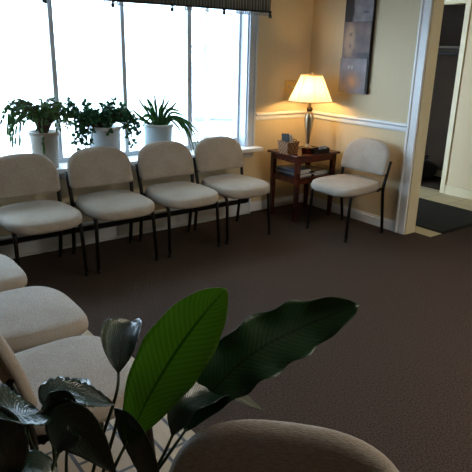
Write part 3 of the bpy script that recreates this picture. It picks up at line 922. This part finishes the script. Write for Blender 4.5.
# ------------------------------------------------------------------ hallway things
hm = thing('floor_mat', 'black rubber-backed mat on the hallway tiles', 'mat', (0.755, -1.02, 0))
obj('pile', boxes((-0.435, 0.435, -0.445, 0.445, 0.0045, 0.009)), 'rubber', hm)
MAT['mat_edge'] = noisy('mat_rubber_edge', '060607', '0a0a0b', 20, 0.8)
obj('edge', boxes((-0.455, 0.455, -0.465, 0.465, 0.0003, 0.0045)), 'mat_edge', hm)
cs = thing('closet_shelf', 'dull beige closet shelf with a hanging rod below it', 'shelf', (2.1, 0, 1.56))
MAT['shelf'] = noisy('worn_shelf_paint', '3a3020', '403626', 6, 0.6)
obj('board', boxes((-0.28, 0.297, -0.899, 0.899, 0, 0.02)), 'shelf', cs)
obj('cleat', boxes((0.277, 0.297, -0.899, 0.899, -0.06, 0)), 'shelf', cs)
bm = nb(); tube(bm, [(0.0, -0.9, -0.06), (0.0, 0.9, -0.06)], 0.014, 10)
obj('rod', bm, 'black_metal', cs)
bg_ = thing('duffel_bag', 'black slumped bag on the closet floor', 'bag', (2.02, -0.02, 0), 0.2)
bm = nb()
rows = []
for i in range(13):
    u = i/12; x = -0.30 + 0.6*u
    e = math.sin(PI*min(max(u, 0.04), 0.96))**0.35
    row = []
    for k in range(16):
        a = 2*PI*k/16
        r = 1 + 0.05*math.sin(5*u + 3*a)
        row.append(bm.verts.new((x, 0.15*e*r*math.cos(a), 0.115 + 0.115*e*math.sin(a)*(r if math.sin(a) > 0 else 1))))
    rows.append(row)
for a, b_ in zip(rows, rows[1:]):
    for k in range(16): bm.faces.new((a[k], a[(k+1)%16], b_[(k+1)%16], b_[k])).smooth = True
bm.faces.new(rows[0][::-1]); bm.faces.new(rows[-1])
obj('bag_body', bm, 'black_plastic', bg_)
bm = nb(); tube(bm, smooth_path([(-0.12, 0.03, 0.22), (-0.08, 0.0, 0.29), (0.08, -0.02, 0.29), (0.12, 0.03, 0.22)], 12), 0.009, 8)
obj('handle', bm, 'black_plastic', bg_)

# ------------------------------------------------------------------ outside the window
struct('ground', boxes((-60, 80, 1.15, 120, -1.95, -1.9)), 'snow', 'pale parking ground outside the window', 'ground')
car = thing('parked_car', 'pale blue car parked outside, seen through the right pane', 'car', (13.0, 18.9, -1.9), math.radians(-36))
bm = nb()
side = [(-2.1,.35),(-2.15,.7),(-1.9,.85),(-1.3,.92),(-0.8,1.35),(-0.3,1.45),(0.7,1.43),(1.3,1.0),(2.0,.9),(2.15,.6),(2.1,.35)]
secs = [(-0.85, 0.88), (-0.80, 1.0), (0.80, 1.0), (0.85, 0.88)]
V = [[bm.verts.new((x*(1 if k in (1, 2) else .985), y, z if k in (1, 2) else min(z, 0.9 + (z-0.9)*0.7))) for x, z in side] for k, (y, s) in enumerate(secs)]
for a, b_ in zip(V, V[1:]):
    for k in range(len(side)): bm.faces.new((a[k], a[(k+1) % len(side)], b_[(k+1) % len(side)], b_[k]))
bm.faces.new(V[0][::-1]); bm.faces.new(V[-1])
obj('car_body', bm, 'car', car)
for y in (-0.858, 0.858):
    bm = nb(); vs = [bm.verts.new((x, y + q, z)) for q in (-0.004, 0.004) for x, z in ((-1.15, 0.95), (-0.78, 1.18), (-0.3, 1.25), (0.6, 1.23), (1.05, 0.97))]
    bm.faces.new(vs[:5]); bm.faces.new(vs[5:][::-1])
    for k in range(5): bm.faces.new((vs[k], vs[(k+1)%5], vs[5+(k+1)%5], vs[5+k]))
    obj('side_window', bm, 'glass_dark', car)
for x in (-1.35, 1.35):
    for y in (-0.80, 0.80):
        bm = nb(); lathe(bm, [(0, -0.1), (0.28, -0.1), (0.33, -0.07), (0.33, 0.07), (0.28, 0.1), (0, 0.1)], 20)
        bmesh.ops.rotate(bm, verts=bm.verts, cent=(0, 0, 0), matrix=Matrix.Rotation(PI/2, 3, 'X'))
        o = obj('wheel', bm, 'glass_dark', car); o.location = (x, y, 0.33)
tr = thing('bare_tree', 'thin bare tree outside, seen through the right pane', 'tree', (8.4, 14.1, -1.9))
bm = nb()
tk = smooth_path([(0, 0, 0), (0.05, 0, 1.5), (-0.08, 0, 3.0), (0.05, 0, 4.6), (0, 0, 6.0)], 16)
tube(bm, tk, 0.10, 8, 0.03)
obj('trunk', bm, 'bark', tr)
bm = nb(); r2 = random.Random(5)
lfb = nb()
for i in range(34):
    p = tk[r2.randint(6, 16)]
    a = r2.uniform(0, 2*PI); l = r2.uniform(0.4, 1.1)
    e = p + Vector((l*math.cos(a), l*math.sin(a), r2.uniform(0.1, 0.8)))
    tube(bm, smooth_path([p, (p+e)/2 + Vector((0, 0, r2.uniform(-.1,.15))), e], 6), 0.02, 5, 0.006)
    for q in range(3):
        s = p.lerp(e, r2.uniform(0.4, 1)); ee = s + Vector((r2.uniform(-.3,.3), r2.uniform(-.3,.3), r2.uniform(0,.35)))
        tube(bm, [s, ee], 0.008, 4, 0.003)
        for w in range(3):
            leafquad(lfb, s.lerp(ee, r2.random()), Vector((r2.uniform(-1,1), r2.uniform(-1,1), r2.uniform(-1,1))), Vector((0, -1, 0.3)), 0.09, 0.07)
obj('branches', bm, 'bark', tr)
obj('foliage', lfb, MAT['bark'], tr)

# ------------------------------------------------------------------ foreground peace lily
base = Vector((-3.72, -3.16, 0))
pl_ = thing('peace_lily', 'large leafy plant in a tall pot in the near foreground', 'potted plant', base)
bm = nb(); lathe(bm, [(0, 0), (0.095, 0), (0.100, 0.01), (0.125, 0.36), (0.138, 0.365), (0.140, 0.40), (0.130, 0.402), (0.122, 0.37), (0, 0.37)], 36)
obj('pot', bm, 'black_plastic', pl_)
bm = nb(); lathe(bm, [(0, 0.385), (0.06, 0.382), (0.121, 0.375), (0.121, 0.3705), (0, 0.3705)], 24)
obj('soil', bm, 'soil', pl_)

def leaf(pts, w, normal, m, stem_to=None, fold=0.25, pleat=0.0, wave=0.0, peak=0.42, n=36, curl=0.0, tipw=1.0, twist=0.0, seed=0, pw=(0.95, 0.95)):
    """pts: world midrib points from leaf base to tip; normal: upper-face direction"""
    bm = nb(); uvl = bm.loops.layers.uv.new('UVMap')
    P = smooth_path([Vector(p) - base for p in pts], n)
    N0 = Vector(normal).normalized()
    cols = 13
    length = sum((P[i+1]-P[i]).length for i in range(n))
    rows = []; uvs = {}
    rr = random.Random(seed)
    ph = rr.uniform(0, 6)
    for i, p in enumerate(P):
        t = (P[min(i+1, n)] - P[max(i-1, 0)]).normalized()
        Nq = Matrix.Rotation(twist*i/n, 3, t) @ N0
        s = t.cross(Nq).normalized(); nn = s.cross(t).normalized()
        v = i/n
        # lanceolate width: rises to its widest at `peak`, tapers to a drawn-out tip
        g = (v/peak) if v < peak else (1-v)/(1-peak)
        prof = max(0.0, math.sin(g*PI/2))**(pw[0] if v < peak else pw[1])
        ww = w*prof + 0.0008
        row = []
        for c in range(cols):
            u = -1 + 2*c/(cols-1)
            a = fold*abs(u) + curl*u*u
            side = u*ww*math.cos(a)*(1 + wave*8*prof*math.sin(v*length*75 + ph + (2 if u > 0 else 0)))
            up = abs(u)*ww*math.sin(a)
            up += pleat*math.sin(2*PI*(v*length - abs(u)*ww*0.8)/0.011)*min(1, 3*abs(u))*min(1, prof*1.5)
            up += wave*abs(u)**2*math.sin(v*length*60 + ph + (1.3 if u > 0 else 0))*prof
            q = bm.verts.new(p + s*side + nn*up)
            row.append(q); uvs[q] = (u, v*length*10)
        rows.append(row)
    for a, b in zip(rows, rows[1:]):
        for k in range(cols-1):
            f = bm.faces.new((a[k], a[k+1], b[k+1], b[k])); f.smooth = True
            for lp in f.loops: lp[uvl].uv = uvs[lp.vert]
    o = obj('leaf', bm, m, pl_, fix=False)
    so = o.modifiers.new('thickness', 'SOLIDIFY'); so.thickness = 0.0007
    # petiole
    b0 = Vector(pts[0]) - base
    if stem_to is not None:
        root = Vector((stem_to[0], stem_to[1], 0.375))
        t0 = (P[1]-P[0]).normalized()
        bm = nb()
        tube(bm, smooth_path([root, root.lerp(b0, 0.5) + Vector((0, 0, 0.03)), b0 - (t0*0.05 if t0.z > 0.25 else Vector((0, 0, 0.05))), b0 + t0*0.01], 18), 0.0048, 8, 0.0028)
        obj('stem', bm, 'stem', pl_)
    return o

leaf([(-3.600,-3.232,0.745), (-3.536,-3.221,0.831), (-3.469,-3.213,0.904), (-3.40,-3.21,0.967), (-3.342,-3.212,1.014)], 0.069, (-0.62,-0.75,0.42), 'leaf_thin', (0.05, 0.02), fold=0.12, wave=0.003, peak=0.50, curl=0.1, seed=1, pw=(0.78, 0.72))
leaf([(-3.472,-3.247,0.729), (-3.389,-3.242,0.803), (-3.29,-3.256,0.866), (-3.162,-3.279,0.902), (-3.048,-3.332,0.944)], 0.070, (-0.42,-0.62,0.66), 'leaf_mid', (0.07, -0.02), fold=0.2, wave=0.010, peak=0.55, curl=0.15, seed=2, pw=(0.85, 0.62))
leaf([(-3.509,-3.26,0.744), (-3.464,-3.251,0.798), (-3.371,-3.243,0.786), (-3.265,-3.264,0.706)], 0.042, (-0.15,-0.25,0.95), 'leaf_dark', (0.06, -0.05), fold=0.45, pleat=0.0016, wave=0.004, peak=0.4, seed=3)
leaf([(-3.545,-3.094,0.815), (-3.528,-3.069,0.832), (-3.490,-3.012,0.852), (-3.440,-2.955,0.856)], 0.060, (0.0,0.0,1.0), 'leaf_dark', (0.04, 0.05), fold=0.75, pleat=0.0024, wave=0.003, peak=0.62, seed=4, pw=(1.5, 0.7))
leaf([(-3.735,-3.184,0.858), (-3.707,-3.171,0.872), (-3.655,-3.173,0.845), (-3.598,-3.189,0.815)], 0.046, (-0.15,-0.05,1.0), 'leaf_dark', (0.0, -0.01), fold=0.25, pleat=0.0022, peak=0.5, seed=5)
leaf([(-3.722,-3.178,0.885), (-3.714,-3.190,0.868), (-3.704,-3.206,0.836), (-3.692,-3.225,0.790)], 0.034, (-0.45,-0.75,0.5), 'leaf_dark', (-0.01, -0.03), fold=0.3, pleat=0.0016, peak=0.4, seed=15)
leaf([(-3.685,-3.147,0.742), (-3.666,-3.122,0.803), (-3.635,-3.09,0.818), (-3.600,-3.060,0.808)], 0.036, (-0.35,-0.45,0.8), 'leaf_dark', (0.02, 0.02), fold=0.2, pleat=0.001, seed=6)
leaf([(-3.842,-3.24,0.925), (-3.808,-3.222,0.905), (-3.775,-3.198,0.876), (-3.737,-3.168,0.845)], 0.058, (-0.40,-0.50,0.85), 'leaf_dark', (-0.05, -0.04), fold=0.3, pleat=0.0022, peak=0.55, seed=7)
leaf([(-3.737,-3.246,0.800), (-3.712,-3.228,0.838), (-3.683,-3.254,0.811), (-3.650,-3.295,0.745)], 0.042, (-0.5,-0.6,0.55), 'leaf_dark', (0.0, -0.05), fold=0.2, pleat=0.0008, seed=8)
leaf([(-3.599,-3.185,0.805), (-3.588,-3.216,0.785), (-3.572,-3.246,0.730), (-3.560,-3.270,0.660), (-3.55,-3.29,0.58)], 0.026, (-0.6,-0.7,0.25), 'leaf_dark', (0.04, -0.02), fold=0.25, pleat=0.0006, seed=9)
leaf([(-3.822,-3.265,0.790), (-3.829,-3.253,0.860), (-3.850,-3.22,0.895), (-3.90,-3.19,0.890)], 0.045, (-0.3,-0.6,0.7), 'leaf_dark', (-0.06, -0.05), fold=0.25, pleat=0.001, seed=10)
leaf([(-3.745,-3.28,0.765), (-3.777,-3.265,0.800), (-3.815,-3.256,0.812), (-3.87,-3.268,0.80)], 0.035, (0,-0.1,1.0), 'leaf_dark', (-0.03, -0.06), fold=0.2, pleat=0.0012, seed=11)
